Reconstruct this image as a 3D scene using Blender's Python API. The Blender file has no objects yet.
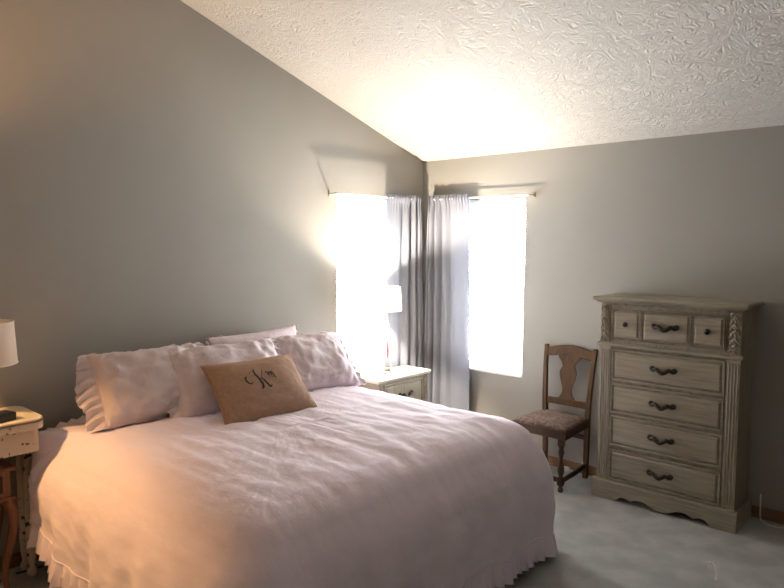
import bpy, bmesh, math, random
from mathutils import Vector, Matrix, noise
random.seed(7)
PI = math.pi
S = bpy.context.scene
COL = S.collection

# ------------------------------------------------------------------ camera
F, YAW, PITCH, ROLL = 657.548, -0.7339, -0.0778, 0.0038
fw = Vector((math.sin(YAW)*math.cos(PITCH), math.cos(YAW)*math.cos(PITCH), math.sin(PITCH)))
r0 = Vector((math.cos(YAW), -math.sin(YAW), 0)); u0 = r0.cross(fw)
rt = r0*math.cos(ROLL)+u0*math.sin(ROLL); up = -r0*math.sin(ROLL)+u0*math.cos(ROLL)
cd = bpy.data.cameras.new('camera'); cam = bpy.data.objects.new('camera', cd); COL.objects.link(cam)
cam.matrix_world = Matrix(((rt.x, up.x, -fw.x, 3.7497), (rt.y, up.y, -fw.y, -4.5596), (rt.z, up.z, -fw.z, 1.726), (0, 0, 0, 1)))
cd.sensor_fit = 'HORIZONTAL'; cd.sensor_width = 36; cd.lens = F/784*36; cd.clip_start = .05
S.camera = cam
# ------------------------------------------------------------------ sky, exposure
W = bpy.data.worlds.new('sky'); S.world = W; W.use_nodes = True
bg = W.node_tree.nodes['Background']; bg.inputs[0].default_value = (.93, .96, 1, 1); bg.inputs[1].default_value = 90.0
S.view_settings.view_transform = 'Standard'; S.view_settings.look = 'None'
S.view_settings.gamma = 1; S.view_settings.use_curve_mapping = False
S.view_settings.exposure = 0.0
LAMP_W = 160.0      # bulb of the glass lamp on the far nightstand
FLOOR_LAMP_W = 105.0

def light(name, kind, loc, energy, color, parent=None, **k):
    d = bpy.data.lights.new(name, kind); d.energy = energy; d.color = color
    for a, v in k.items(): setattr(d, a, v)
    o = bpy.data.objects.new(name, d); COL.objects.link(o); o.location = loc
    if parent: o.parent = parent
    return o
WX0, WX1, WZ0, WZ1 = .35, 1.045, .65, 2.085         # window openings
for rot, loc in (((PI/2, 0, 0), ((WX0+WX1)/2, .135, (WZ0+WZ1)/2)), ((0, PI/2, 0), (-.135, -(WX0+WX1)/2, (WZ0+WZ1)/2))):
    sx, sy = (WX1-WX0, WZ1-WZ0)
    if rot[1]: sx, sy = sy, sx
    p = light('daylight_opening', 'AREA', loc, 1, (1, 1, 1), shape='RECTANGLE', size=sx, size_y=sy)
    p.rotation_euler = (-PI/2, 0, 0) if rot[0] else (0, -PI/2, 0)
    p.data.cycles.is_portal = True

# ------------------------------------------------------------------ materials
def mat(name, base, rough=.7, c2=None, scale=8, stretch=(1, 1, 1), lo=.35, hi=.65, bump=0, bscale=80, bdist=.002, detail=4, **k):
    m = bpy.data.materials.new(name); m.use_nodes = True
    n = m.node_tree.nodes; l = m.node_tree.links; b = n['Principled BSDF']
    b.inputs['Base Color'].default_value = (*base, 1); b.inputs['Roughness'].default_value = rough
    for a, v in k.items(): b.inputs[a.replace('_', ' ')].default_value = v
    tc = n.new('ShaderNodeTexCoord'); mp = n.new('ShaderNodeMapping'); l.new(tc.outputs['Object'], mp.inputs[0])
    mp.inputs['Scale'].default_value = stretch
    if c2:
        t = n.new('ShaderNodeTexNoise'); t.inputs['Scale'].default_value = scale; t.inputs['Detail'].default_value = detail
        l.new(mp.outputs[0], t.inputs[0])
        r = n.new('ShaderNodeValToRGB'); r.color_ramp.elements[0].position = lo; r.color_ramp.elements[1].position = hi
        r.color_ramp.elements[0].color = (*base, 1); r.color_ramp.elements[1].color = (*c2, 1)
        l.new(t.outputs[0], r.inputs[0]); l.new(r.outputs[0], b.inputs['Base Color'])
    if bump:
        t = n.new('ShaderNodeTexNoise'); t.inputs['Scale'].default_value = bscale; t.inputs['Detail'].default_value = 3
        l.new(mp.outputs[0], t.inputs[0])
        bp = n.new('ShaderNodeBump'); bp.inputs['Strength'].default_value = bump; bp.inputs['Distance'].default_value = bdist
        l.new(t.outputs[0], bp.inputs['Height']); l.new(bp.outputs[0], b.inputs['Normal'])
    return m
M = {}
M['wall'] = mat('painted_wall', (.298, .281, .248), .85, (.31, .292, .258), 3, bump=.25, bscale=160, bdist=.0015)
M['white'] = mat('white_vinyl', (.8, .8, .78), .5, (.76, .76, .74), 12)
M['trimwood'] = mat('stained_trim', (.22, .12, .06), .45, (.17, .09, .04), 9, (1, 1, 12))
M['carpet'] = mat('carpet', (.36, .365, .35), .95, (.46, .465, .445), 5.5, lo=.38, hi=.62, bump=1, bscale=260, bdist=.006, detail=6)
M['antique'] = mat('antiqued_paint', (.28, .243, .172), .5, (.19, .162, .112), 7, (.7, 1, 9), lo=.42, hi=.72, bump=.2, bscale=30, bdist=.001)
M['antique_v'] = mat('antiqued_paint_upright', (.28, .243, .172), .5, (.19, .16, .112), 7, (9, 9, .7), lo=.42, hi=.72, bump=.2, bscale=30, bdist=.001)
M['glaze'] = mat('dark_glaze', (.15, .115, .075), .6, (.24, .2, .14), 20)
M['iron'] = mat('dark_iron', (.02, .015, .012), .35, (.04, .03, .02), 30, Metallic=.6)
M['oak'] = mat('dark_oak', (.052, .026, .010), .6, (.09, .046, .017), 6, (8, 8, 1), bump=.15, bscale=60, bdist=.001, Specular_IOR_Level=.2)
M['oakdark'] = mat('darkened_oak', (.03, .015, .008), .55, (.05, .025, .012), 6, (8, 8, 1), Specular_IOR_Level=.2)
M['seatcloth'] = mat('floral_seat_cloth', (.06, .03, .02), .9, (.14, .085, .05), 34, lo=.44, hi=.58, bump=.4, bscale=200)
M['duvet'] = mat('blush_cotton', (.87, .78, .88), .85, (.89, .80, .90), 3, stretch=(1, 1.8, 1.5), bump=.25, bscale=16, bdist=.010, Sheen_Weight=.15)
M['sham'] = mat('blush_sham', (.71, .625, .66), .88, (.75, .665, .70), 4, bump=.8, bscale=10, bdist=.014)
M['sheet'] = mat('white_sheet', (.7, .66, .66), .9)
M['burlap'] = mat('burlap', (.36, .225, .15), .95, (.42, .27, .185), 60, bump=.6, bscale=500, bdist=.002)
M['ink'] = mat('black_ink', (.015, .01, .008), .7)
M['cream'] = mat('cream_enamel', (.75, .68, .50), .3, (.70, .62, .45), 5)
M['chippy'] = mat('chipped_white_paint', (.60, .53, .46), .6, (.07, .045, .035), 26, lo=.61, hi=.64, bump=.3, bscale=40)
M['black'] = mat('black_plastic', (.012, .012, .014), .35)
M['linen'] = mat('linen_shade', (.72, .62, .50), .9, (.66, .57, .46), 90, (1, 1, 3))
M['redwood'] = mat('red_brown_wood', (.17, .065, .035), .4, (.11, .04, .02), 7, (8, 8, 1))
M['cordwhite'] = mat('white_cord', (.72, .7, .64), .5)
M['brass'] = mat('aged_brass', (.45, .34, .16), .35, Metallic=.9)
M['pewter'] = mat('grey_pewter', (.35, .35, .36), .3, Metallic=.7)
M['coral'] = mat('coral_red', (.75, .08, .10), .4)
M['gap'] = mat('shadow_recess', (.05, .045, .035), .8)

def ceiling_mat():
    m = mat('stomped_ceiling', (.60, .57, .52), .95); n = m.node_tree.nodes; l = m.node_tree.links
    tc = n.new('ShaderNodeTexCoord')
    w = n.new('ShaderNodeTexNoise'); w.inputs['Scale'].default_value = 5; l.new(tc.outputs['Object'], w.inputs[0])
    mx = n.new('ShaderNodeVectorMath'); mx.operation = 'MULTIPLY_ADD'; mx.inputs[1].default_value = (.55, .55, .55)
    l.new(w.outputs['Color'], mx.inputs[0]); l.new(tc.outputs['Object'], mx.inputs[2])
    a = n.new('ShaderNodeTexNoise'); a.inputs['Scale'].default_value = 23; a.inputs['Detail'].default_value = 3; a.inputs['Roughness'].default_value = .6
    l.new(mx.outputs[0], a.inputs[0])
    r = n.new('ShaderNodeValToRGB'); e = r.color_ramp.elements
    e[0].position = .36; e[0].color = (0, 0, 0, 1); e[1].position = .62; e[1].color = (.45, .45, .45, 1)
    e2 = r.color_ramp.elements.new(.52); e2.color = (1, 1, 1, 1)
    l.new(a.outputs[0], r.inputs[0])
    bp = n.new('ShaderNodeBump'); bp.inputs['Strength'].default_value = .65; bp.inputs['Distance'].default_value = .011
    l.new(r.outputs[0], bp.inputs['Height']); l.new(bp.outputs[0], n['Principled BSDF'].inputs['Normal'])
    return m
M['ceiling'] = ceiling_mat()

def mixmat(name, color, transl, transp, rough=.8, gloss=False):
    m = bpy.data.materials.new(name); m.use_nodes = True; n = m.node_tree.nodes; l = m.node_tree.links
    out = n['Material Output']; n.remove(n['Principled BSDF'])
    d = n.new('ShaderNodeBsdfDiffuse'); t = n.new('ShaderNodeBsdfTranslucent'); x = n.new('ShaderNodeBsdfTransparent')
    tn = n.new('ShaderNodeTexNoise'); tn.inputs['Scale'].default_value = 120
    tc = n.new('ShaderNodeTexCoord'); l.new(tc.outputs['Object'], tn.inputs[0])
    cr = n.new('ShaderNodeValToRGB'); cr.color_ramp.elements[0].color = (*[c*.93 for c in color], 1); cr.color_ramp.elements[1].color = (*color, 1)
    l.new(tn.outputs[0], cr.inputs[0])
    l.new(cr.outputs[0], d.inputs[0]); l.new(cr.outputs[0], t.inputs[0])
    a = n.new('ShaderNodeMixShader'); a.inputs[0].default_value = transl; l.new(d.outputs[0], a.inputs[1]); l.new(t.outputs[0], a.inputs[2])
    b = n.new('ShaderNodeMixShader'); b.inputs[0].default_value = transp; l.new(a.outputs[0], b.inputs[1]); l.new(x.outputs[0], b.inputs[2])
    l.new(b.outputs[0], out.inputs[0])
    return m
M['curtain'] = mixmat('sheer_grey_curtain', (.22, .23, .27), .016, .005)
M['slat'] = mixmat('white_blind_slat', (.82, .83, .85), .3, 0)
M['litshade'] = mixmat('white_lamp_shade', (.85, .80, .70), .2, 0)
M['linenshade'] = mixmat('beige_linen_shade', (.70, .60, .50), .25, 0)
def glass(name, tint=(1, 1, 1), fac=.08):
    m = bpy.data.materials.new(name); m.use_nodes = True; n = m.node_tree.nodes; l = m.node_tree.links
    out = n['Material Output']; n.remove(n['Principled BSDF'])
    x = n.new('ShaderNodeBsdfTransparent'); x.inputs[0].default_value = (*tint, 1)
    g = n.new('ShaderNodeBsdfGlossy'); g.inputs['Roughness'].default_value = .03
    lw = n.new('ShaderNodeLayerWeight'); lw.inputs[0].default_value = .5
    pw = n.new('ShaderNodeMath'); pw.operation = 'POWER'; pw.inputs[1].default_value = 4; l.new(lw.outputs['Facing'], pw.inputs[0])
    f = n.new('ShaderNodeMath'); f.operation = 'MULTIPLY_ADD'; f.inputs[1].default_value = .5; f.inputs[2].default_value = fac/2; l.new(pw.outputs[0], f.inputs[0])
    a = n.new('ShaderNodeMixShader'); l.new(f.outputs[0], a.inputs[0]); l.new(x.outputs[0], a.inputs[1]); l.new(g.outputs[0], a.inputs[2])
    l.new(a.outputs[0], out.inputs[0]); return m
M['glass'] = glass('window_glass'); M['crystal'] = glass('clear_crystal', (.93, .95, .95))
def emis(name, color, s):
    m = bpy.data.materials.new(name); m.use_nodes = True; b = m.node_tree.nodes['Principled BSDF']
    b.inputs['Base Color'].default_value = (*color, 1); b.inputs['Emission Color'].default_value = (*color, 1); b.inputs['Emission Strength'].default_value = s
    return m
def bulbmat():
    m = bpy.data.materials.new('lit_bulb'); m.use_nodes = True; n = m.node_tree.nodes; l = m.node_tree.links
    n.remove(n['Principled BSDF']); e = n.new('ShaderNodeEmission'); e.inputs[0].default_value = (1, .8, .55, 1); e.inputs[1].default_value = 15
    x = n.new('ShaderNodeBsdfTransparent'); a = n.new('ShaderNodeAddShader'); l.new(e.outputs[0], a.inputs[0]); l.new(x.outputs[0], a.inputs[1])
    l.new(a.outputs[0], n['Material Output'].inputs[0]); return m
M['bulb'] = bulbmat()
M['bulboff'] = mat('frosted_bulb', (.8, .8, .78), .3)

# ------------------------------------------------------------------ helpers
def obj(name, bm, m, parent=None, smooth=False, bevel=0, seg=2, sub=0):
    bmesh.ops.recalc_face_normals(bm, faces=bm.faces)
    me = bpy.data.meshes.new(name); bm.to_mesh(me); bm.free()
    for x in (m if isinstance(m, (list, tuple)) else [m]): me.materials.append(x)
    o = bpy.data.objects.new(name, me); COL.objects.link(o)
    if parent: o.parent = parent
    if smooth:
        for p in me.polygons: p.use_smooth = True
        me.set_sharp_from_angle(angle=math.radians(45)) if smooth == 'auto' else None
    if bevel:
        b = o.modifiers.new('bevel', 'BEVEL'); b.width = bevel; b.segments = seg; b.limit_method = 'ANGLE'
    if sub:
        b = o.modifiers.new('sub', 'SUBSURF'); b.levels = b.render_levels = sub
    return o
def tag(o, label, cat, group=None, kind=None):
    o['label'] = label; o['category'] = cat
    if group: o['group'] = group
    if kind: o['kind'] = kind
    return o
def thing(name, label, cat, loc=(0, 0, 0), rot=(0, 0, 0), group=None):
    o = bpy.data.objects.new(name, None); COL.objects.link(o); o.location = loc; o.rotation_euler = rot
    o.empty_display_size = .1
    return tag(o, label, cat, group)
def struct(o, label=None, cat=None):
    o['kind'] = 'structure'
    if label: o['label'] = label
    if cat: o['category'] = cat
    return o
def box(bm, x0, x1, y0, y1, z0, z1, mi=0):
    v = [bm.verts.new(p) for p in ((x0, y0, z0), (x1, y0, z0), (x1, y1, z0), (x0, y1, z0), (x0, y0, z1), (x1, y0, z1), (x1, y1, z1), (x0, y1, z1))]
    for f in ((0, 3, 2, 1), (4, 5, 6, 7), (0, 1, 5, 4), (1, 2, 6, 5), (2, 3, 7, 6), (3, 0, 4, 7)):
        bm.faces.new([v[i] for i in f]).material_index = mi
    return bm
def nb(*a, **k): return box(bmesh.new(), *a, **k)
def prism(bm, pts, axis, a, b, mi=0):
    def P(p, c): return {'x': (c, p[0], p[1]), 'y': (p[0], c, p[1]), 'z': (p[0], p[1], c)}[axis]
    A = [bm.verts.new(P(p, a)) for p in pts]; B = [bm.verts.new(P(p, b)) for p in pts]; n = len(pts)
    bm.faces.new(A).material_index = mi; bm.faces.new(B[::-1]).material_index = mi
    for i in range(n): bm.faces.new((A[i], B[i], B[(i+1) % n], A[(i+1) % n])).material_index = mi
    return bm
def lathe(bm, prof, c=(0, 0, 0), n=20, closed=True):
    rings = []
    for r, z in prof:
        rings.append([bm.verts.new((c[0]+r*math.cos(2*PI*i/n), c[1]+r*math.sin(2*PI*i/n), c[2]+z)) for i in range(n)])
    for a, b in zip(rings, rings[1:]):
        for i in range(n): bm.faces.new((a[i], a[(i+1) % n], b[(i+1) % n], b[i]))
    if closed: bm.faces.new(rings[0][::-1]); bm.faces.new(rings[-1])
    return bm
def tube(bm, pts, r, n=8, closed=True):
    pts = [Vector(p) for p in pts]; R = r if isinstance(r, (list, tuple)) else [r]*len(pts)
    prev = None; rings = []
    for i, p in enumerate(pts):
        t = (pts[min(i+1, len(pts)-1)]-pts[max(i-1, 0)]).normalized()
        if prev is None:
            a = t.orthogonal().normalized()
        else: a = (prev-t*prev.dot(t)).normalized()
        prev = a; b = t.cross(a)
        rings.append([bm.verts.new(p+(a*math.cos(2*PI*k/n)+b*math.sin(2*PI*k/n))*R[i]) for k in range(n)])
    for a, b in zip(rings, rings[1:]):
        for i in range(n): bm.faces.new((a[i], a[(i+1) % n], b[(i+1) % n], b[i]))
    if closed: bm.faces.new(rings[0][::-1]); bm.faces.new(rings[-1])
    return bm
def spline(P, n=8):
    P = [Vector(p) for p in P]; Q = [P[0]*2-P[1]]+P+[P[-1]*2-P[-2]]; out = []
    for i in range(1, len(Q)-2):
        a, b, c, d = Q[i-1:i+3]
        for k in range(n):
            t = k/n
            out.append(.5*((2*b)+(c-a)*t+(2*a-5*b+4*c-d)*t*t+(3*b-a-3*c+d)*t**3))
    return out+[P[-1]]
def fbm(x, y, z, o=4): return noise.fractal(Vector((x, y, z)), 1.0, 2.0, o)

# ------------------------------------------------------------------ room shell
XR, YB, T, SL = 5.4, -6.4, .16, .3243     # room extents, wall thickness, ceiling slope
H0 = 2.44
struct(obj('floor', nb(-T, XR+T, YB-T, T, -.1, 0), M['carpet']), 'pale grey plush bedroom carpet', 'floor')
bm = bmesh.new(); zc = lambda y: H0-SL*y
prism(bm, [(T, zc(T)), (YB-T, zc(YB-T)), (YB-T, zc(YB-T)+.12), (T, zc(T)+.12)], 'x', -T, XR+T)
struct(obj('ceiling', bm, M['ceiling']), 'sloped white ceiling with stomped texture', 'ceiling')
bm = bmesh.new()
box(bm, 0, XR, 0, T, 0, WZ0); box(bm, 0, XR, 0, T, WZ1, H0)
box(bm, 0, WX0, 0, T, WZ0, WZ1); box(bm, WX1, XR, 0, T, WZ0, WZ1)
struct(obj('wall_right', bm, M['wall']), 'grey painted wall with one window behind the chair and tall chest', 'wall')
bm = bmesh.new()
prism(bm, [(T, 0), (YB, 0), (YB, WZ0), (T, WZ0)], 'x', -T, 0)
prism(bm, [(T, WZ1), (YB, WZ1), (YB, zc(YB)), (T, zc(T))], 'x', -T, 0)
prism(bm, [(T, WZ0), (-WX0, WZ0), (-WX0, WZ1), (T, WZ1)], 'x', -T, 0)
prism(bm, [(-WX1, WZ0), (YB, WZ0), (YB, WZ1), (-WX1, WZ1)], 'x', -T, 0)
struct(obj('wall_left', bm, M['wall']), 'grey painted gable wall with one window behind the bed', 'wall')
struct(obj('wall_back', nb(-T, XR+T, YB-T, YB, 0, zc(YB)), M['wall']), 'grey painted wall behind the camera', 'wall')
struct(obj('wall_side', prism(bmesh.new(), [(T, 0), (YB, 0), (YB, zc(YB)), (T, zc(T))], 'x', XR, XR+T), M['wall']), 'grey painted wall opposite the bed', 'wall')
BBH = .075
def baseboard(name, bm): struct(obj(name, bm, M['trimwood'], bevel=.004), 'low stained wood baseboard', 'baseboard')
baseboard('baseboard_right', nb(.014, XR, -.014, 0, 0, BBH))
baseboard('baseboard_left', nb(0, .014, YB, 0, 0, BBH))
baseboard('baseboard_side', nb(XR-.014, XR, YB, -.014, 0, BBH))
baseboard('baseboard_back', nb(.014, XR-.014, YB, YB+.014, 0, BBH))

# windows, built along +x with the room at -y, then turned
def window(name, rot, lab):
    w = bpy.data.objects.new(name, None); COL.objects.link(w); w.rotation_euler = (0, 0, rot); struct(w, lab, 'window')
    x0, x1 = (WX0, WX1) if rot == 0 else (-WX1, -WX0)
    def fr(bm, a, b, c, d, t, y0, y1):
        box(bm, a, b, y0, y1, c, c+t); box(bm, a, b, y0, y1, d-t, d)
        box(bm, a, a+t, y0, y1, c+t, d-t); box(bm, b-t, b, y0, y1, c+t, d-t); return bm
    obj('window_frame', fr(bmesh.new(), x0, x1, WZ0, WZ1, .03, .085, .155), M['white'], w, bevel=.003)
    zm = 1.36
    s = obj('window_sash', fr(bmesh.new(), x0+.03, x1-.03, WZ0+.03, zm+.02, .035, .09, .115), M['white'], w, bevel=.003)
    obj('pane', nb(x0+.065, x1-.065, .101, .104, WZ0+.065, zm-.015), M['glass'], s)
    s = obj('window_sash', fr(bmesh.new(), x0+.03, x1-.03, zm-.02, WZ1-.03, .035, .122, .147), M['white'], w, bevel=.003)
    obj('pane', nb(x0+.065, x1-.065, .133, .136, zm+.015, WZ1-.065), M['glass'], s)
    obj('window_sill', nb(x0-.0, x1+.0, -.012, .085, WZ0-.0, WZ0+.016), M['white'], w, bevel=.004)
    return w
window('window_2', 0, 'bright double-hung window in the right wall')
window('window_1', PI/2, 'bright double-hung window in the left wall beside the bed')
# left wall windows: local x -> world y, local y -> world -x
def blind(rot, label):
    b = thing('window_blind', label, 'blind', (0, 0, 0), (0, 0, rot), 'white mini blinds hanging in the windows')
    x0, x1 = (WX0+.008, WX1-.008) if rot == 0 else (-WX1+.008, -WX0-.008)
    obj('head_rail', nb(x0, x1, .02, .05, WZ1-.028, WZ1-.001), M['white'], b, bevel=.002)
    bm = bmesh.new(); z = WZ1-.05
    while z > WZ0+.05:
        n = 4; ra = []
        for k in range(n+1):
            t = k/n-.5; y = .036+t*.024; zz = z-t*.009+(.25-t*t)*.008
            ra.append((bm.verts.new((x0+.003, y, zz)), bm.verts.new((x1-.003, y, zz))))
        for a, c in zip(ra, ra[1:]): bm.faces.new((a[0], a[1], c[1], c[0]))
        z -= .0215
    obj('slats', bm, M['slat'], b, smooth=True)
    obj('bottom_rail', nb(x0+.002, x1-.002, .026, .046, WZ0+.02, WZ0+.034), M['white'], b, bevel=.003)
    for xx in (x0+.1, x1-.1): obj('ladder_cord', tube(bmesh.new(), [(xx, .036, WZ1-.03), (xx, .036, WZ0+.03)], .0011, 5), M['white'], b)
    xx = x0+.05 if rot == 0 else x0+.05
    obj('tilt_wand', tube(bmesh.new(), [(xx, .016, WZ1-.03), (xx+.004, .014, 1.3)], .003, 6), M['crystal'], b)
blind(0, 'white mini blind in the window between the curtain and the chair')
blind(PI/2, 'white mini blind in the window behind the glass lamp')

# ------------------------------------------------------------------ curtains and rods
RZ = 2.098
def rod(rot, label):
    t = thing('curtain_rod', label, 'curtain rod', (0, 0, 0), (0, 0, rot), 'curtain rods over the two windows')
    s = 1 if rot == 0 else -1
    a, b = .13, 1.12
    pts = spline([(s*a, -.003, RZ), (s*a, -.04, RZ), (s*(a+.015), -.062, RZ), (s*(a+.05), -.07, RZ), (s*.6, -.07, RZ), (s*(b-.05), -.07, RZ), (s*(b-.015), -.062, RZ), (s*b, -.04, RZ), (s*b, -.003, RZ)], 5)
    obj('rod', tube(bmesh.new(), pts, .0075, 10), M['white'], t, smooth=True)
    for x in (a, b):
        xx = s*x
        obj('bracket', nb(xx-.009, xx+.009, -.006, -.0005, RZ-.022, RZ+.022), M['brass'], t, bevel=.002)
rod(0, 'thin white curtain rod over the window nearest the chair')
rod(PI/2, 'thin white curtain rod over the window beside the bed')
def curtain(rot, label, seed):
    s = 1 if rot == 0 else -1
    rnd = random.Random(seed)
    n, mz = 260, 60; z1, z0 = RZ+.034, .10
    bm = bmesh.new(); g = []
    ph = [rnd.uniform(0, 6) for _ in range(4)]
    for j in range(mz+1):
        v = j/mz; z = z1+(z0-z1)*v**1.25; row = []
        drop = max(0, (RZ-.02-z))
        for i in range(n+1):
            t = i/n
            # bunched near the corner, stretched flat at the free edge
            x = .145+.415*(t**1.25)+.02*min(1, drop*1.2)*t-.02*min(1, drop)*(1-t)
            amp = (.034*max(0, 1-t*1.35)+.0035)
            head = math.exp(-(drop*14))
            f = math.sin(2*PI*(5.2*t**.55)+ph[0]+.25*math.sin(2.1*z+ph[1]))
            f2 = math.sin(2*PI*(17*t)+ph[2])
            y = -.072+amp*f*(1-.55*head)+(.0055*f2*head)+.008*math.sin(1.7*z+5*t+ph[3])*min(1, drop)*(1-t*.4)
            y += -.004*fbm(x*9, z*2.5, seed)-.014*math.exp(-((z-RZ)/.03)**2)
            x += .012*(1-t)*math.cos(2*PI*(5.2*t**.55)+ph[0])*(1-head)
            # pinch above and below the rod pocket
            row.append(bm.verts.new((s*x, min(y, -.022), z)))
        g.append(row)
    for a, b in zip(g, g[1:]):
        for i in range(n): bm.faces.new((a[i], a[i+1], b[i+1], b[i]))
    c = obj('curtain', bm, M['curtain'], smooth=True); c.rotation_euler = (0, 0, rot)
    tag(c, label, 'curtain', 'sheer grey curtains')
    # stitched rod pocket and hem: doubled cloth
    bm = bmesh.new()
    for zz0, zz1 in ((0, 3), (mz-3, mz)):
        pass
    bm.free()
    bm = bmesh.new()
    for (j0, j1) in ((54, 60),):
        gg = []
        for j in range(j0, j1+1):
            v = j/mz; row = []
            for i in range(n+1):
                p = c.data.vertices[j*(n+1)+i].co; row.append(bm.verts.new((p.x, p.y+.004, p.z)))
            gg.append(row)
        for a, b in zip(gg, gg[1:]):
            for i in range(n): bm.faces.new((a[i], a[i+1], b[i+1], b[i]))
    obj('hem', bm, M['curtain'], c, smooth=True)
curtain(0, 'grey sheer curtain at the left of the window nearest the chair', 3)
curtain(PI/2, 'grey sheer curtain at the right of the window beside the bed', 11)

# ------------------------------------------------------------------ bed
BX0, BX1, BY0, BY1 = .24, 2.075, -3.40, -1.265
bed = thing('bed', 'king bed with mattress hidden under the blush duvet against the left wall', 'bed', (1.05, -2.29, 0))
obj('mattress', nb(-.98, .80, -.93, .92, .40, .728), M['sheet'], bed, bevel=.09, seg=5)
obj('box_spring', nb(-.98, .90, -.93, .92, .17, .398), M['sheet'], bed, bevel=.02)
obj('bed_frame', nb(-.97, .9, -.93, .92, .13, .168), M['iron'], bed)
for x in (-.9, .8):
    for y in (-.85, .85): obj('leg', lathe(bmesh.new(), [(.02, 0), (.02, .13)], (x, y, 0), 12), M['iron'], bed)

def rrect(d, mpts=520, R0=.20):
    """outline of the bed inset by d, with outward normals"""
    x0, x1, y0, y1 = BX0+d, BX1-d, BY0+d, BY1-d
    R = max(R0-d*.5, .06); hx, hy = (x1-x0)/2, (y1-y0)/2; R = min(R, hx*.95, hy*.95)
    cx, cy = (x0+x1)/2, (y0+y1)/2
    segs = []; L = [2*(hy-R), PI/2*R, 2*(hx-R), PI/2*R]*2; tot = sum(L)
    # parametrise by fixed fractions so rings align
    out = []
    NS, NC = 90, 40
    def arc(ax, ay, a0, r, k): a = a0+PI/2*k/NC; return (ax+r*math.cos(a), ay+r*math.sin(a)), (math.cos(a), math.sin(a))
    RH = max(.03, R*.35) if d < .3 else R
    for side in range(4):
        if side == 0:   # foot side, +x, going +y
            P0, P1, nn = (x1, y0+R), (x1, y1-R), (1, 0); C = (x1-R, y1-R); a0 = 0
        elif side == 1: P0, P1, nn = (x1-R, y1), (x0+RH, y1), (0, 1); C = (x0+RH, y1-RH); a0 = PI/2
        elif side == 2: P0, P1, nn = (x0, y1-RH), (x0, y0+RH), (-1, 0); C = (x0+RH, y0+RH); a0 = PI
        else: P0, P1, nn = (x0+RH, y0), (x1-R, y0), (0, -1); C = (x1-R, y0+R); a0 = 3*PI/2
        for k in range(NS):
            t = k/NS; out.append(((P0[0]+(P1[0]-P0[0])*t, P0[1]+(P1[1]-P0[1])*t), nn))
        for k in range(NC): out.append(arc(C[0], C[1], a0, RH if side in (1, 2) else R, k))
    return out
prof = [(0, .165), (.002, .22), (.006, .30), (.012, .38), (.02, .46), (.032, .53), (.05, .592), (.075, .648), (.105, .692), (.14, .724), (.19, .750), (.25, .765), (.34, .774), (.5, .779), (.75, .782), (.90, .784)]
_p = []
for (a, b), (c, e) in zip(prof, prof[1:]):
    m_ = max(1, int(math.dist((a, b), (c, e))/.016))
    for i in range(m_): t = i/m_; _p.append((a+(c-a)*t, b+(e-b)*t))
prof = _p+[prof[-1]]
def pos(k, d, z):
    (px, py), (nx, ny) = RINGS[k]
    return px, py, nx, ny
bm = bmesh.new(); rings = []
base = rrect(0)
arcl = [0]
for a, b in zip(base, base[1:]+base[:1]): arcl.append(arcl[-1]+math.dist(a[0], b[0]))
def hemz(x, y):
    z = .148+.055*min(1, max(0, (-1.5-y)/1.2))+(.11*max(0, min(1, (1.0-x)/.7)) if y < -3 else 0)+.012*fbm(x*1.3, y*1.3, 4)
    return z
for d, z in prof:
    R = rrect(d); row = []
    for k, ((x, y), (nx, ny)) in enumerate(R):
        s = arcl[k]
        low = max(0, min(1, (.66-z)/.46))
        fold = (.016*math.sin(s*2*PI/.43+.8*math.sin(s*1.7))+.010*math.sin(s*2*PI/.21+1.3*math.sin(s*3)))*low**1.3
        fold += .018*fbm(x*3+z*3, y*3, z*5)*low
        fold += .007*fbm(x*7, y*7+z*6, z*9+3)*min(1, low+.25)
        bulge = .022*low*(1-low)*4
        if nx < -.7 or (nx < -.3): fold = min(fold, 0); bulge = 0
        hz = (hemz(x, y)-.15)*low
        zz = z+hz
        top = 1-low
        zz += top*(.014*fbm(x*1.6, y*1.6, 1)+.0075*fbm(x*2.2+5, y*11, 2, 3)+.005*fbm(x*9, y*9, 7))*(1 if z > .6 else .5)
        o = fold+bulge
        wh = max(0, -nx)
        if wh > 0: zz = zz+(max(zz, 0.165+(.768-.165)*min(1, (z-.165)/.08))-zz)*wh
        row.append(bm.verts.new((x+nx*o, y+ny*o, zz)))
    rings.append(row)
n = len(base)
for a, b in zip(rings, rings[1:]):
    for i in range(n): bm.faces.new((a[i], a[(i+1) % n], b[(i+1) % n], b[i]))
cen = bm.verts.new(((BX0+BX1)/2, (BY0+BY1)/2, .786))
for i in range(n): bm.faces.new((rings[-1][i], rings[-1][(i+1) % n], cen))
hem = [v.co.copy() for v in rings[0]]; rings_co = [[v.co.copy() for v in q] for q in rings]
duvet = obj('duvet', bm, M['duvet'], smooth=True)
tag(duvet, 'blush pink duvet with a ruffled hem draped over the king bed', 'duvet')
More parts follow.
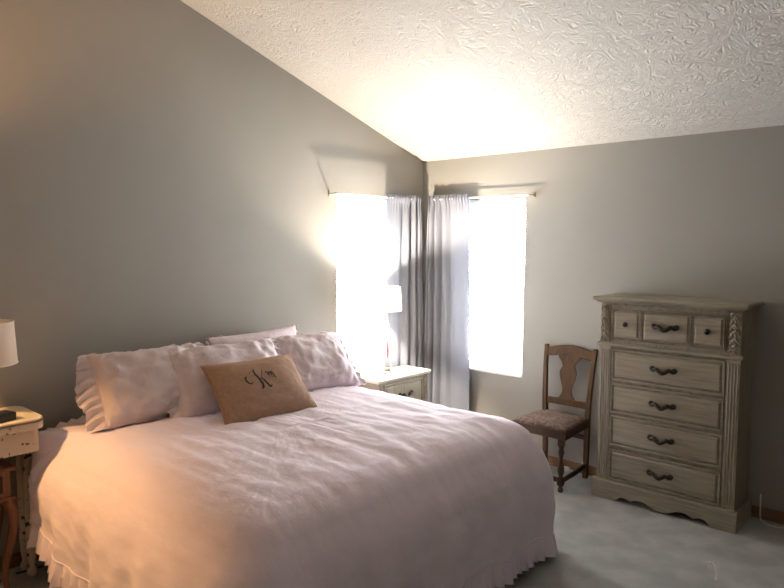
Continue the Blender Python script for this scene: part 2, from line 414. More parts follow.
# hem ruffle along near side, foot and far side
def ruffle(pts, nor, drop, per, amp, flare=.012, seed=1, closed=False, down=(0, 0, -1)):
    """pts: polyline, nor: outward vectors; returns bmesh of a gathered strip"""
    bm = bmesh.new(); L = 0; step = per/8
    P, N = [], []
    acc = [0]
    for a, b in zip(pts, pts[1:]): acc.append(acc[-1]+(b-a).length)
    tot = acc[-1]; m = int(tot/step); j = 0; g = []
    for i in range(m+1):
        s = tot*i/m
        while j < len(acc)-2 and acc[j+1] < s: j += 1
        t = (s-acc[j])/max(1e-9, acc[j+1]-acc[j])
        p = pts[j].lerp(pts[j+1], t); nn = nor[j].lerp(nor[j+1], t).normalized()
        w = s/per*2*PI+1.8*noise.noise(Vector((s*9, seed, 0))); tang = (pts[j+1]-pts[j]).normalized()
        dn = Vector(down) if not callable(down) else down(nn)
        col = []
        am = amp*(.65+.7*abs(noise.noise(Vector((s*14, seed+5, 1)))))
        for k in range(6):
            v = k/5; q = p+dn*(drop*v*(1+.12*noise.noise(Vector((s*16, seed+2, 3)))))+nn*(am*math.sin(w)*v**.6+flare*v)+tang*(am*.45*math.sin(2*w)*v)
            col.append(bm.verts.new(q))
        g.append(col)
    for a, b in zip(g, g[1:]):
        for k in range(5): bm.faces.new((a[k], b[k], b[k+1], a[k+1]))
    return bm
seq = list(range(3*130-2, 4*130))+list(range(0, 2*130-36))
pts = [hem[i % n]+Vector((0, 0, .002)) for i in seq]; nor = [Vector((*base[i % n][1], 0)) for i in seq]
obj('hem_ruffle', ruffle(pts, nor, .118, .062, .026, .012), M['duvet'], duvet, smooth=True)
tb = tube(bmesh.new(), [p+nn*.003 for p, nn in zip(pts, nor)], .0035, 6)
obj('hem_piping', tb, M['duvet'], duvet, smooth=True)
# gathered edge of the duvet lying at the head end
def zprof(d):
    for (a, b), (c, e) in zip(prof, prof[1:]):
        if a <= d <= c: return b+(e-b)*(d-a)/max(1e-9, c-a)
    return prof[-1][1]
pts, g_n = [], []
for i in range(60):
    d = .055+.75*(i/59)**1.4; zz = zprof(d)+.004
    sl = (zprof(d+.01)-zprof(d))/.01
    pts.append(Vector((BX0+.03, BY0+d, max(.22, zz)))); g_n.append(Vector((0, -sl, 1)).normalized())
obj('head_ruffle', ruffle(pts, g_n, .17, .06, .013, .004, 5, down=(-.97, -.1, -.12)), M['duvet'], duvet, smooth=True)

# ------------------------------------------------------------------ pillows
def pillow_surf(u, v, Wd, Hh, Tt, seed, wr, side):
    e = 2.6
    fx = 1-.05*(1-v*v); fz = 1-.06*(1-u*u)
    a = u*Wd/2*fx; b = v*Hh/2*fz
    h = max(0, (1-abs(u)**e))**.52*max(0, (1-abs(v)**e))**.52
    t = Tt/2*h
    edge = 1-(1-u*u)*(1-v*v)
    t += h**.5*wr*(.9*fbm(a*5, b*5, seed*3.1+side)+.55*fbm(a*16*(.4+edge), b*16*(.4+edge), seed*1.7+side*2, 3)*(.4+edge))
    if Tt > .2: t += h**.5*wr*.55*((1-abs(fbm(a*7+seed, b*7, side*5+seed, 2))*2.2)*(.25+edge))
    sag = -.10*Hh*.12*(1-v)*(1-u*u)
    return Vector((side*t, a, b+Hh/2+sag))
def pillow(name, label, W_, H_, T_, loc, rot, m, wr=.014, ruf=0, seed=1, group=None, n=44, piping=False):
    root = thing(name, label, 'pillow', loc, rot, group)
    bm = bmesh.new(); F_, B_ = [], []
    for j in range(n+1):
        rf, rb = [], []
        for i in range(n+1):
            u, v = -1+2*i/n, -1+2*j/n
            u2, v2 = math.sin(u*PI/2)*.5+u*.5, math.sin(v*PI/2)*.5+v*.5
            f = bm.verts.new(pillow_surf(u2, v2, W_, H_, T_, seed, wr, 1)); rf.append(f)
            rb.append(f if i in (0, n) or j in (0, n) else bm.verts.new(pillow_surf(u2, v2, W_, H_, T_, seed, wr, -1)))
        F_.append(rf); B_.append(rb)
    for G in (F_, B_):
        for a, b in zip(G, G[1:]):
            for i in range(n): 
                try: bm.faces.new((a[i], a[i+1], b[i+1], b[i]))
                except ValueError: pass
    obj('pillow_body', bm, m, root, smooth=True)
    E = [(-1+2*i/n, -1) for i in range(n)]+[(1, -1+2*i/n) for i in range(n)]+[(1-2*i/n, 1) for i in range(n)]+[(-1, 1-2*i/n) for i in range(n+1)]
    ep = [pillow_surf(a, b, W_, H_, T_, seed, wr, 1) for a, b in E]
    if piping: obj('piping', tube(bmesh.new(), ep, .0045, 6), m, root, smooth=True)
    if ruf:
        c = Vector((0, 0, H_/2))
        bm = bmesh.new(); g = []; N = 1100; ph = 0; per = (W_+H_)*2/N
        for q in range(N):
            t = q/N*(len(ep)-1); i = int(t); p = ep[i].lerp(ep[min(i+1, len(ep)-1)], t-i)
            a = (p-c); ou = Vector((0, a.y/(W_/2), a.z/(H_/2)))
            ou = Vector((0, abs(ou.y)**5*(1 if ou.y > 0 else -1), abs(ou.z)**5*(1 if ou.z > 0 else -1))).normalized()
            s_ = noise.noise(Vector((q*.011, seed*7, 0))); s2 = noise.noise(Vector((q*.03, seed*5, 4)))
            ph += 2*PI*per/(.062*(1+.45*s_)); col = []
            fade = min(1, min(q, N-1-q)/30)
            wd = ruf*(1+.35*s_+.2*s2)*(1-.6*max(0, ou.z)); am = (.013+.012*abs(s2)+.006*s_)*fade
            for k in range(7):
                v = k/6
                pp = p+ou*wd*v*(1-.12*v)
                tang = Vector((0, -ou.z, ou.y))
                pp += Vector((1, 0, 0))*(am*math.sin(ph)*v**.6-.05*v*v*(s_)-.15*ruf*v*v)+tang*(am*.5*math.sin(2*ph+1)*v+.02*s2*v)
                pp.z -= (.30+.5*s2)*ruf*v*v*(1 if ou.z > -.3 else 0)
                if pp.z < -.008: pp.x += (-.008-pp.z)*.8; pp.z = -.008+.1*(pp.z+.008)
                col.append(bm.verts.new(pp))
            g.append(col)
        for a, b in zip(g, g[1:]+g[:1]):
            for k in range(6): bm.faces.new((a[k], b[k], b[k+1], a[k+1]))
        obj('ruffle', bm, m, root, smooth=True)
    return root
PZ = .768
G_ = 'blush ruffled pillows at the head of the bed'
pillow('pillow', 'plain blush pillow leaning on the wall behind the other pillows', .72, .37, .16, (.22, -1.92, PZ+.005), (math.radians(1.5), math.radians(-14), 0), M['sham'], .010, .02, 4, G_)
pillow('pillow', 'leftmost blush ruffled pillow, nearest the white table',   .64, .43, .25, (.47, -2.76, PZ), (math.radians(0), math.radians(-37), math.radians(-3)), M['sham'], .030, .115, 1, G_, piping=True)
pillow('pillow', 'middle blush ruffled pillow, directly behind the burlap cushion', .74, .43, .24, (.60, -2.36, PZ), (math.radians(1), math.radians(-38), math.radians(-5)), M['sham'], .028, .075, 2, G_, piping=True)
pillow('pillow', 'rightmost blush ruffled pillow, nearest the glass lamp', .58, .45, .24, (.60, -1.71, PZ), (math.radians(-1), math.radians(-44), math.radians(-6)), M['sham'], .026, .06, 3, G_, piping=True)
burl = pillow('burlap_cushion', 'small tan burlap cushion with a black script monogram in front of the pillows', .57, .40, .14, (.90, -2.36, PZ+.004), (math.radians(1), math.radians(-46), math.radians(-8)), M['burlap'], .008, 0, 6, None, 44, True)
burl['category'] = 'cushion'
def strokes(parent, lst):
    bm = bmesh.new()
    for pts, w in lst:
        P = spline([Vector((p[0]*.80-.028, p[1]*.80+.012, 0)) for p in pts], 8); L = []
        for i, p in enumerate(P):
            t = (P[min(i+1, len(P)-1)]-P[max(i-1, 0)]).normalized(); nn = Vector((-t.y, t.x, 0)); k = i/(len(P)-1)
            ww = w*1.25*(.3+.7*math.sin(PI*k)**.8)
            row = []
            for sg in (-1, 1):
                q = p+nn*ww*sg
                s = pillow_surf(q.x/.285, q.y/.18, .60, .39, .14, 6, .008, 1); row.append(bm.verts.new(s+Vector((.004, 0, 0))))
            L.append(row)
        for a, b in zip(L, L[1:]): bm.faces.new((a[0], a[1], b[1], b[0]))
    o = obj('monogram', bm, M['ink'], parent, smooth=True); o['label'] = 'black script letters c K m'
strokes(burl, [
    ([(-.085, .035), (-.097, .038), (-.103, .015), (-.094, -.012), (-.078, -.022), (-.062, -.008)], .0040),
    ([(-.012, .098), (-.020, .060), (-.004, .010), (.004, -.030), (-.004, -.062), (-.016, -.066)], .0062),
    ([(.050, .092), (.040, .060), (.018, .022), (.008, .012)], .0016),
    ([(.008, .012), (.024, .006), (.040, -.035), (.052, -.062), (.072, -.050)], .0055),
    ([(-.060, .050), (-.046, .075), (-.026, .078), (-.014, .052), (-.030, .035), (-.046, .045)], .0013),
    ([(.062, .050), (.070, .060), (.078, .040), (.088, .004)], .0030),
    ([(.080, .020), (.090, .055), (.098, .040), (.104, .004)], .0030),
    ([(.098, .020), (.108, .055), (.115, .040), (.120, .006), (.132, .004)], .0032),
])

# ------------------------------------------------------------------ antiqued furniture parts
def panel(bm, axis, a0, a1, z0, z1, f, out, fw=.012, th=.012, rise=.004):
    """raised panel with glazed groove. axis 'y': face at y=f looking -y; 'x': face at x=f looking +x (out is +-1)"""
    def P(a, z, o): return (a, f+out*o, z) if axis == 'y' else (f+out*o, a, z)
    lv = [(0, 0, 0), (0, th, 0), (fw, th, 0), (fw+.004, th-rise*1.5, 1), (fw+.009, th-rise*1.5, 1), (fw+.018, th+rise*.3, 0)]
    R = []
    for ins, o, mi in lv:
        R.append([bm.verts.new(P(a, z, o)) for a, z in ((a0+ins, z0+ins), (a1-ins, z0+ins), (a1-ins, z1-ins), (a0+ins, z1-ins))])
    for i, (A, B) in enumerate(zip(R, R[1:])):
        for k in range(4): bm.faces.new((A[k], A[(k+1) % 4], B[(k+1) % 4], B[k])).material_index = 1 if i in (2, 3) else 0
    bm.faces.new(R[-1]); bm.faces.new(R[0][::-1])
    return bm
def handle(parent, axis, a, z, f, out, w=.072):
    def P(da, dz, o): return (a+da, f+out*o, z+dz) if axis == 'y' else (f+out*o, a+da, z+dz)
    bm = bmesh.new()
    pts = [(-w+.008, -.006, .012), (-w+.014, .002, .014), (-w+.006, .010, .014), (-w-.004, .006, .014), (-w-.002, -.006, .015), (-w+.012, -.010, .018), (-w*.55, .000, .024), (-w*.3, -.012, .028), (0, -.022, .030), (w*.3, -.012, .028), (w*.55, .000, .024), (w-.012, -.010, .018), (w+.002, -.006, .015), (w+.004, .006, .014), (w-.006, .010, .014), (w-.014, .002, .014), (w-.008, -.006, .012)]
    pts = [(p[0], p[1]+.006, p[2]) for p in pts]
    sp = spline([P(*p) for p in pts], 5); m = len(sp)
    tube(bm, sp, [.0068+.0062*math.sin(PI*i/(m-1))**2 for i in range(m)], 8)
    for sg in (-1, 1): tube(bm, [P(sg*(w-.004), .004, 0), P(sg*(w-.004), .004, .016)], .006, 8)
    return obj('handle', bm, M['iron'], parent, smooth=True)
def knob(parent, a, z, f):
    bm = bmesh.new(); pr = [(.008, 0), (.007, .01), (.015, .014), (.019, .02), (.016, .028), (.006, .033)]
    lathe(bm, pr, (0, 0, 0), 16); bmesh.ops.rotate(bm, verts=bm.verts, cent=(0, 0, 0), matrix=Matrix.Rotation(PI/2, 3, 'X'))
    bmesh.ops.translate(bm, verts=bm.verts, vec=(a, f, z)); return obj('knob', bm, M['iron'], parent, smooth=True)
def carving(bm, axis, a0, a1, z0, z1, f, out):
    """leafy scroll relief block"""
    def P(a, z, o): return (a, f+out*o, z) if axis == 'y' else (f+out*o, a, z)
    na, nz = 18, 56; g = []
    for j in range(nz+1):
        row = []
        for i in range(na+1):
            u, v = i/na, j/nz; a = a0+(a1-a0)*u; z = z0+(z1-z0)*v
            b = min(u, 1-u, (v if v < .5 else 1-v)*3.5); e = min(1, b/.12)
            s = math.sin(v*(z1-z0)*150+abs(u-.5)*9)*(1 if abs(u-.5) > .08 else 0)+(1.1 if abs(u-.5) <= .08 else 0)
            o = .004+e*(.004+.0045*s+.003*math.sin(v*60+u*20)) if b > .05 else .007
            row.append(bm.verts.new(P(a, z, o)))
        g.append(row)
    for a, b in zip(g, g[1:]):
        for i in range(na): bm.faces.new((a[i], a[i+1], b[i+1], b[i]))
    return bm

# tall chest of drawers
CX, CY = 2.275, -.185
ch = thing('chest_of_drawers', 'tall antiqued cream chest with five rows of drawers and black pulls', 'chest of drawers', (CX, CY, 0))
fy = -.150       # carcass face, local
obj('carcass', nb(-.432, .432, fy, .165, .03, 1.335), [M['antique_v']], ch, bevel=.002)
bm = bmesh.new()
for sx in (-1, 1):
    a, b = (-.43, -.352) if sx < 0 else (.362, .438)
    bm = bmesh.new(); box(bm, a, b, fy-.012, fy, .12, 1.043)
    for k in range(4):      # reeds
        c = a+.014+k*.0165; tube(bm, [(c, fy-.012, .16), (c, fy-.012, 1.02)], .005, 8)
    obj('pilaster', bm, M['antique_v'], ch, bevel=.001)
for a, b in ((-.430, -.368), (.368, .436)):
    bm = nb(a, b, fy-.006, fy, 1.068, 1.325); carving(bm, 'y', a+.002, b-.002, 1.07, 1.323, fy-.004, -1)
    obj('carved_panel', bm, M['antique_v'], ch)
    bm = bmesh.new()
    e = b+.004 if a < 0 else a-.004
    obj('groove', nb(e-.004, e+.004, fy-.004, fy+.001, 1.068, 1.325), M['glaze'], ch)
# mouldings
bm = bmesh.new()
prism(bm, [(fy-.020, 1.044), (fy-.024, 1.050), (fy-.024, 1.060), (fy-.016, 1.067), (fy, 1.067), (fy, 1.044)], 'x', -.445, .450)
obj('moulding', bm, M['antique'], ch, bevel=.001)
obj('groove', nb(-.435, .44, fy-.010, fy, 1.036, 1.044), M['glaze'], ch)
obj('groove', nb(-.35, .355, fy-.006, fy, 1.318, 1.334), M['glaze'], ch)
# top
bm = bmesh.new()
lv = [(.0, 1.335), (.010, 1.339), (.018, 1.348), (.030, 1.351), (.034, 1.357), (.034, 1.367), (.026, 1.374), (.0, 1.375)]
R_ = []
for o, z in lv: R_.append([bm.verts.new(p) for p in ((-.440-o, fy-.016-o, z), (.440+o, fy-.016-o, z), (.440+o, .168, z), (-.440-o, .168, z))])
for A, B in zip(R_, R_[1:]):
    for k in range(4): bm.faces.new((A[k], A[(k+1) % 4], B[(k+1) % 4], B[k]))
bm.faces.new(R_[0][::-1]); bm.faces.new(R_[-1])
obj('top', bm, M['antique'], ch)
# plinth with scalloped apron
x0, x1 = -.455, .458; sc = []
P_ = [(x0, 0), (x0, .118), (x1, .118), (x1, 0)]
c0, c1 = .315, -.285
curve = [(.315, 0), (.300, .016), (.285, .030), (.262, .038), (.235, .034), (.212, .024), (.195, .030), (.165, .044), (.135, .046), (.10, .036), (.07, .018), (.03, .010), (-.01, .010), (-.05, .018), (-.08, .036), (-.115, .046), (-.145, .044), (-.175, .030), (-.19, .024), (-.212, .034), (-.24, .038), (-.26, .030), (-.275, .016), (-.285, 0)]
P_ = P_+curve
bm = bmesh.new(); prism(bm, P_, 'y', fy-.030, fy-.008)
obj('plinth', bm, M['antique'], ch, bevel=.0015)
for a, b in ((x0, -.43), (.435, x1)): obj('side_plinth', nb(a, b, fy-.008, .165, 0, .118), M['antique'], ch, bevel=.0015)
bm = bmesh.new(); prism(bm, [(fy-.030, .118), (fy-.030, .121), (fy-.014, .130), (fy, .130), (fy, .118)], 'x', x0, x1)
obj('moulding', bm, M['antique'], ch)
# drawers
d = obj('drawer', panel(bmesh.new(), 'y', -.355, .352, 1.088, 1.300, fy, -1, .004, .010, .003), [M['antique'], M['glaze']], ch)
for a, b in ((-.345, -.163), (-.149, .149), (.159, .342)):
    obj('drawer_panel', panel(bmesh.new(), 'y', a, b, 1.100, 1.289, fy-.007, -1, .002, .008, .004), [M['antique'], M['glaze']], d)
for a in (-.156, .154): obj('groove', nb(a-.003, a+.003, fy-.0125, fy-.008, 1.10, 1.289), M['glaze'], d)
handle(d, 'y', 0, 1.198, fy-.014, -1)
knob(d, -.254, 1.198, fy-.014); knob(d, .250, 1.198, fy-.014)
for z0, z1 in ((.817, 1.027), (.597, .797), (.373, .577), (.140, .348)):
    obj('groove', nb(-.351, .361, fy-.002, fy+.001, z0-.014, z1+.006), M['glaze'], ch)
    d = obj('drawer', panel(bmesh.new(), 'y', -.345, .355, z0, z1, fy, -1, .010, .016, .005), [M['antique'], M['glaze']], ch)
    handle(d, 'y', 0, (z0+z1)/2+.004, fy-.018, -1)

# nightstand in the corner, drawers facing the bed foot
ns = thing('nightstand', 'antiqued grey white nightstand in the corner carrying the glass lamp', 'nightstand', (.20, -.67, 0))
obj('carcass', nb(-.08, .165, -.30, .30, .10, .655), M['antique_v'], ns, bevel=.002)
bm = bmesh.new(); R_ = []
for o, z in [(.0, .652), (.008, .656), (.014, .662), (.018, .668), (.018, .677), (.013, .683), (0, .684)]:
    R_.append([bm.verts.new(p) for p in ((-.082, -.302-o, z), (.176+o, -.302-o, z), (.176+o, .302+o, z), (-.082, .302+o, z))])
for A, B in zip(R_, R_[1:]):
    for k in range(4): bm.faces.new((A[k], A[(k+1) % 4], B[(k+1) % 4], B[k]))
bm.faces.new(R_[0][::-1]); bm.faces.new(R_[-1])
M['antique_w'] = mat('antiqued_white', (.62, .60, .52), .5, (.48, .46, .40), 7, (9, .7, 9), lo=.45, hi=.75)
obj('top', bm, M['antique_w'], ns)
for a, b in ((-.298, -.245), (.245, .298)):
    bm = nb(.165, .170, a, b, .13, .645); carving(bm, 'x', a+.002, b-.002, .14, .64, .168, 1); obj('carved_panel', bm, M['antique_v'], ns)
for z0, z1 in ((.43, .63), (.17, .39)):
    obj('groove', nb(.163, .167, -.238, .238, z0-.006, z1+.006), M['glaze'], ns)
    d = obj('drawer', panel(bmesh.new(), 'x', -.232, .232, z0, z1, .165, 1, .010, .016, .005), [M['antique_v'], M['glaze']], ns)
    handle(d, 'x', 0, (z0+z1)/2, .183, 1)
obj('plinth', nb(-.08, .180, -.308, .308, 0, .115), M['antique'], ns, bevel=.004)

# ------------------------------------------------------------------ glass lamp on nightstand
LX, LY, LZ = .24, -.72, .6845
lp = thing('table_lamp', 'clear glass table lamp with white shade lit before the window', 'lamp', (LX, LY, LZ))
obj('lamp_base', lathe(bmesh.new(), [(.052, 0), (.055, .006), (.05, .014), (.036, .018), (.03, .026), (.034, .034), (.022, .04)], n=24), M['pewter'], lp, smooth=True)
obj('glass_column', lathe(bmesh.new(), [(.022, .04), (.028, .08), (.031, .14), (.028, .20), (.02, .26), (.014, .31), (.02, .33), (.012, .345), (.010, .40)], n=24), M['crystal'], lp, smooth=True)
obj('coral_ornament', lathe(bmesh.new(), [(.002, .12), (.009, .14), (.012, .17), (.009, .21), (.006, .24), (.002, .26)], n=14), M['coral'], lp, smooth=True)
obj('collar', lathe(bmesh.new(), [(.033, .036), (.036, .04), (.033, .046)], n=24), M['brass'], lp, smooth=True)
obj('stem', lathe(bmesh.new(), [(.006, .38), (.006, .50), (.012, .505), (.012, .54)], n=12), M['brass'], lp, smooth=True)
SB, ST = .505, .692        # shade bottom and top
bm = bmesh.new(); lathe(bm, [(.112, SB), (.098, ST)], n=40, closed=False)
sh = obj('lamp_shade', bm, M['litshade'], lp, smooth=True)
def ring(name, r, z, t, m, p): obj(name, tube(bmesh.new(), [(r*math.cos(a*PI/20), r*math.sin(a*PI/20), z) for a in range(41)], t, 6, False), m, p, smooth=True)
ring('shade_ring', .112, SB, .0022, M['brass'], sh); ring('shade_ring', .098, ST, .0022, M['brass'], sh)
bm = bmesh.new()
for a in range(3): tube(bm, [(0, 0, ST-.008), (.098*math.cos(a*2.094), .098*math.sin(a*2.094), ST)], .0014, 5)
obj('shade_wire', bm, M['brass'], sh)
obj('finial', lathe(bmesh.new(), [(.003, ST-.01), (.003, ST+.006), (.007, ST+.014), (.003, ST+.022)], n=10), M['brass'], lp, smooth=True)
obj('bulb', lathe(bmesh.new(), [(.010, .54), (.014, .57), (.026, .605), (.028, .63), (.020, .650), (.004, .660)], n=18), M['bulb'], lp, smooth=True)
light('bulb_light', 'POINT', (0, 0, .632), LAMP_W, (1, .86, .68), lp, shadow_soft_size=.022)

# ------------------------------------------------------------------ chair
chr_ = thing('side_chair', 'dark oak side chair with vase splat and brown floral seat beside the chest', 'chair', (1.475, -.06, 0))
# local: back posts at y~0, front at y=-.44
for s in (-1, 1):
    bm = bmesh.new(); L = []
    for (x, y, z, w, dp) in ((.165, -.005, 0, .017, .017), (.168, 0, .20, .017, .018), (.172, -.005, .44, .018, .020), (.180, .0, .60, .017, .016), (.190, .02, .80, .016, .014), (.197, .045, .955, .015, .012)):
        y -= .02
        L.append([bm.verts.new((s*x+a*w, y+b*dp, z)) for a, b in ((-1, -1), (1, -1), (1, 1), (-1, 1))])
    for A, B in zip(L, L[1:]):
        for k in range(4): bm.faces.new((A[k], A[(k+1) % 4], B[(k+1) % 4], B[k]))
    bm.faces.new(L[0][::-1]); bm.faces.new(L[-1])
    obj('back_post', bm, M['oak'], chr_, bevel=.004)
# crest rail
def curved_board(bm, outline_fn, x0, x1, y_fn, th, n=24):
    F_, B_ = [], []
    for i in range(n+1):
        x = x0+(x1-x0)*i/n; lo, hi = outline_fn(i/n)
        F_.append([bm.verts.new((x, y_fn(x, lo)-th/2, lo)), bm.verts.new((x, y_fn(x, hi)-th/2, hi))])
        B_.append([bm.verts.new((x, y_fn(x, lo)+th/2, lo)), bm.verts.new((x, y_fn(x, hi)+th/2, hi))])
    for i in range(n):
        bm.faces.new((F_[i][0], F_[i+1][0], F_[i+1][1], F_[i][1])); bm.faces.new((B_[i][0], B_[i][1], B_[i+1][1], B_[i+1][0]))
        bm.faces.new((F_[i][1], F_[i+1][1], B_[i+1][1], B_[i][1])); bm.faces.new((F_[i][0], B_[i][0], B_[i+1][0], F_[i+1][0]))
    bm.faces.new((F_[0][0], F_[0][1], B_[0][1], B_[0][0])); bm.faces.new((F_[n][0], B_[n][0], B_[n][1], F_[n][1]))
    return bm
yb = lambda x, z: -.02+(.045*max(0, (z-.6)/.355)**1.3 if z > .6 else 0)
obj('crest_rail', curved_board(bmesh.new(), lambda t: (.872+.022*math.sin(PI*t)**2, .935+.030*math.sin(PI*t)**1.2), -.186, .186, yb, .02), M['oak'], chr_, bevel=.003)
obj('back_rail', nb(-.175, .175, -.030, -.008, .515, .562), M['oak'], chr_, bevel=.003)
bm = bmesh.new(); n_ = 30; F_ = []
prof_s = [(.555, .078), (.585, .052), (.615, .038), (.65, .040), (.69, .052), (.73, .064), (.765, .068), (.79, .058), (.81, .050), (.84, .062), (.87, .085), (.90, .088)]
sp = spline([(w, z, 0) for z, w in prof_s], 3)
for p in sp:
    w, z = p.x, p.y; F_.append([bm.verts.new((sx*w, yb(0, z)+sy*.005, z)) for sx, sy in ((-1, -1), (1, -1), (1, 1), (-1, 1))])
for A, B in zip(F_, F_[1:]):
    for k in range(4): bm.faces.new((A[k], A[(k+1) % 4], B[(k+1) % 4], B[k]))
bm.faces.new(F_[0][::-1]); bm.faces.new(F_[-1])
obj('splat', bm, M['oak'], chr_, bevel=.002)
# seat frame (trapezoid) and cushion
def trap(bm, z0, z1, e=0, yb_=.0, yf=-.455, wb=.185, wf=.222):
    P = [(-wf-e, yf-e), (wf+e, yf-e), (wb+e, yb_+e), (-wb-e, yb_+e)]
    return prism(bm, P, 'z', z0, z1)
obj('seat_frame', trap(bmesh.new(), .385, .448), M['oakdark'], chr_, bevel=.006)
bm = bmesh.new(); n_ = 24; g = []
for j in range(n_+1):
    row = []
    for i in range(n_+1):
        u, v = -1+2*i/n_, -1+2*j/n_; w = (.222+(.182-.222)*(v+1)/2)*.99
        h = max(0, (1-abs(u)**5))**.5*max(0, (1-abs(v)**5))**.5
        x = u*w; y = -.452+(v+1)/2*.425
        row.append(bm.verts.new((x, y, .447+.030*h+.004*fbm(x*8, y*8, 2)*h)))
    g.append(row)
for a, b in zip(g, g[1:]):
    for i in range(n_): bm.faces.new((a[i], a[i+1], b[i+1], b[i]))
bd = [g[0][i] for i in range(n_+1)]+[g[j][n_] for j in range(1, n_+1)]+[g[n_][i] for i in range(n_-1, -1, -1)]+[g[j][0] for j in range(n_-1, 0, -1)]
bm.faces.new(bd)
obj('seat_cushion', bm, M['seatcloth'], chr_, smooth=True)
for s in (-1, 1):
    bm = bmesh.new(); cx, cy = s*.165, -.405
    box(bm, cx-.019, cx+.019, cy-.019, cy+.019, .33, .386)
    lathe(bm, [(.012, .052), (.013, .33)], (cx, cy, 0), 16)
    lathe(bm, [(.010, 0), (.017, .006), (.020, .018), (.016, .03), (.010, .036), (.013, .04), (.024, .052), (.028, .072), (.026, .095), (.016, .108), (.013, .114), (.019, .125), (.023, .15), (.022, .175), (.016, .20), (.012, .225), (.014, .25), (.020, .275), (.021, .29), (.014, .305), (.018, .312), (.019, .33)], (cx, cy, 0), 20)
    obj('front_leg', bm, M['oakdark'], chr_, smooth='auto')
obj('front_stretcher', nb(-.15, .15, -.415, -.395, .068, .100), M['oakdark'], chr_, bevel=.003)
obj('rear_stretcher', nb(-.155, .155, -.030, -.012, .285, .318), M['oakdark'], chr_, bevel=.003)
for s in (-1, 1):
    bm = bmesh.new(); pts = [(s*.165, -.385, .078), (s*.166, -.2, .082), (s*.167, -.03, .10)]
    L = []
    for x, y, z in pts: L.append([bm.verts.new((x+a*.009, y, z+b*.017)) for a, b in ((-1, -1), (1, -1), (1, 1), (-1, 1))])
    for A, B in zip(L, L[1:]):
        for k in range(4): bm.faces.new((A[k], A[(k+1) % 4], B[(k+1) % 4], B[k]))
    bm.faces.new(L[0][::-1]); bm.faces.new(L[-1])
    obj('side_stretcher', bm, M['oakdark'], chr_, bevel=.003)

# ------------------------------------------------------------------ white table at the near side
TX0, TX1, TY0, TY1, TZ = .04, .40, -4.0, -3.352, .875
tbl = thing('white_table', 'chipped white side table with cream top left of the bed', 'table', ((TX0+TX1)/2, (TY0+TY1)/2, 0))
ox, oy = (TX0+TX1)/2, (TY0+TY1)/2; hx, hy = (TX1-TX0)/2, (TY1-TY0)/2
def rr(hx, hy, R, n=8):
    P = []
    for (cx, cy, a0) in ((hx-R, hy-R, 0), (-hx+R, hy-R, PI/2), (-hx+R, -hy+R, PI), (hx-R, -hy+R, 1.5*PI)):
        for k in range(n+1): a = a0+PI/2*k/n; P.append((cx+R*math.cos(a), cy+R*math.sin(a)))
    return P
obj('tabletop', prism(bmesh.new(), rr(hx, hy, .06), 'z', TZ-.010, TZ), M['cream'], tbl, bevel=.003)
obj('edge_band', prism(bmesh.new(), rr(hx+.003, hy+.003, .062), 'z', TZ-.018, TZ-.009), M['glaze'], tbl)
obj('table_rim', prism(bmesh.new(), rr(hx+.002, hy+.002, .062), 'z', TZ-.052, TZ-.0175), M['chippy'], tbl, bevel=.003)
obj('apron', prism(bmesh.new(), rr(hx-.022, hy-.022, .03), 'z', TZ-.165, TZ-.050), M['chippy'], tbl, bevel=.003)
for sx in (-1, 1):
    for sy in (-1, 1):
        bm = bmesh.new(); cx, cy = (-.05 if sx > 0 else -.145), (hy-.012 if sy > 0 else -hy+.05)
        lathe(bm, [(.016, 0), (.024, .012), (.026, .03), (.018, .045), (.015, .06), (.022, .10), (.025, .18), (.026, .45), (.027, .60), (.020, .62), (.027, .64), (.027, .66), (.022, .675), (.028, .71)], (cx, cy, 0), 18)
        obj('leg', bm, M['chippy'], tbl, smooth='auto')
# black box on the table
bb = obj('black_box', nb(-.045, .045, -.07, .07, 0, .04), M['black'], bevel=.006)
bb.location = (.325, -3.545, TZ+.0005); bb.rotation_euler = (0, 0, .25)
tag(bb, 'small black box at the edge of the white table', 'box')
# left lamp, mostly outside the frame
l2 = thing('table_lamp', 'table lamp with a beige drum shade on the white table', 'lamp', (.20, -3.585, TZ))
l2.location.y = -3.56
obj('lamp_base', lathe(bmesh.new(), [(.042, 0), (.044, .008), (.036, .018), (.02, .03), (.014, .05), (.026, .09), (.03, .13), (.02, .18), (.012, .21), (.010, .26)], n=24), M['brass'], l2, smooth=True)
sh = obj('lamp_shade', lathe(bmesh.new(), [(.150, .262), (.140, .462)], n=48, closed=False), M['linenshade'], l2, smooth=True)
ring('shade_trim', .150, .262, .003, M['linen'], sh); ring('shade_trim', .140, .462, .003, M['linen'], sh)
obj('bulb', lathe(bmesh.new(), [(.010, .26), (.014, .285), (.028, .32), (.028, .34), (.018, .365), (.003, .372)], n=16), M['bulboff'], l2, smooth=True)

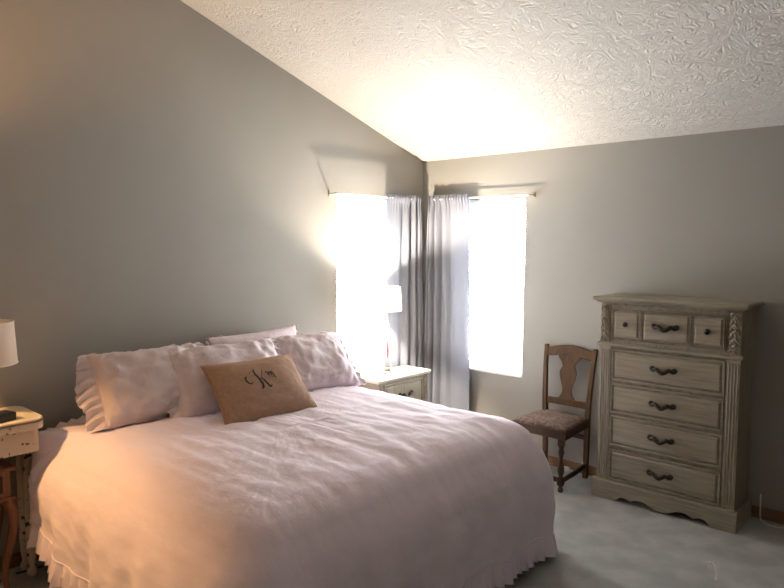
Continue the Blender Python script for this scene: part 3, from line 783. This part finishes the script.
# small red-brown stand under the table, cabriole legs
st = thing('wooden_stand', 'small red brown wooden stand with curved legs under the white table', 'table', (.235, -3.69, 0))
obj('top', nb(-.10, .115, -.21, .21, .632, .652), M['redwood'], st, bevel=.005)
obj('apron', nb(-.09, .100, -.19, .19, .505, .632), M['redwood'], st, bevel=.003)
obj('drawer', nb(.0995, .106, -.155, .155, .53, .61), M['oakdark'], st, bevel=.002)
obj('moulding', nb(-.098, .110, -.205, .205, .488, .506), M['redwood'], st, bevel=.004)
for sx in (-1, 1):
    for sy in (-1, 1):
        pts = [(sx*.085, sy*.175, .49), (sx*.098, sy*.195, .42), (sx*.098, sy*.190, .33), (sx*.082, sy*.165, .20), (sx*.076, sy*.155, .10), (sx*.084, sy*.168, .03), (sx*.095, sy*.182, .012)]
        sp = spline(pts, 4); rr_ = [.026-.014*min(1, i/(len(sp)-1)*1.25) for i in range(len(sp))]; rr_[-1] = .011
        obj('leg', tube(bmesh.new(), sp, rr_, 12), M['redwood'], st, smooth=True)

# floor lamp that gives the warm light from the left, outside the frame
fl = thing('floor_lamp', 'tall floor lamp with an open shade left of the bed', 'lamp', (.45, -4.40, 0))
obj('base', lathe(bmesh.new(), [(.14, 0), (.14, .015), (.03, .03), (.014, .05)], n=28), M['brass'], fl, smooth=True)
obj('pole', lathe(bmesh.new(), [(.011, .03), (.011, 1.72)], n=12), M['brass'], fl, smooth=True)
obj('lamp_shade', lathe(bmesh.new(), [(.20, 1.64), (.155, 1.86)], n=40, closed=False), M['linen'], fl, smooth=True)
obj('bulb', lathe(bmesh.new(), [(.012, 1.72), (.028, 1.765), (.028, 1.785), (.004, 1.81)], n=16), M['bulb'], fl, smooth=True)
light('bulb_light', 'POINT', (0, 0, 1.775), FLOOR_LAMP_W, (1, .53, .21), fl, shadow_soft_size=.03)

# ------------------------------------------------------------------ cords and small things
def cord(name, pts, r, m, label):
    return tag(obj(name, tube(bmesh.new(), spline(pts, 8), r, 8), m, smooth=True), label, 'cable')
cord('floor_cable', [(2.78, -.018, .16), (2.782, -.022, .08), (2.79, -.04, .012), (2.83, -.09, .006), (2.89, -.10, .006), (2.93, -.07, .006)], .0045, M['cordwhite'], 'white cord on the carpet at the right end of the chest')
cord('carpet_cable', [(2.735, -.93, .004), (2.745, -.955, .05), (2.775, -.965, .062), (2.80, -.99, .035), (2.81, -1.03, .004)], .0035, M['cordwhite'], 'pale loop of cord standing up from the carpet in front')
cord('black_cable', [(.05, -3.10, .006), (.16, -3.24, .006), (.30, -3.26, .006), (.38, -3.16, .006), (.30, -3.08, .006), (.18, -3.14, .006), (.12, -3.3, .006), (.10, -3.42, .006)], .004, M['black'], 'black cord tangled on the floor under the bed edge')
cord('adapter_cable', [(1.50, -.045, .020), (1.54, -.05, .012), (1.58, -.05, .03), (1.60, -.018, .12)], .004, M['cordwhite'], 'white cord behind the chair legs')
pl = obj('power_plug', nb(-.024, .024, -.016, .016, 0, .034), M['cordwhite'], bevel=.008, seg=3); pl.location = (1.47, -.045, .001)
tag(pl, 'small white power adapter on the carpet behind the chair', 'adapter')
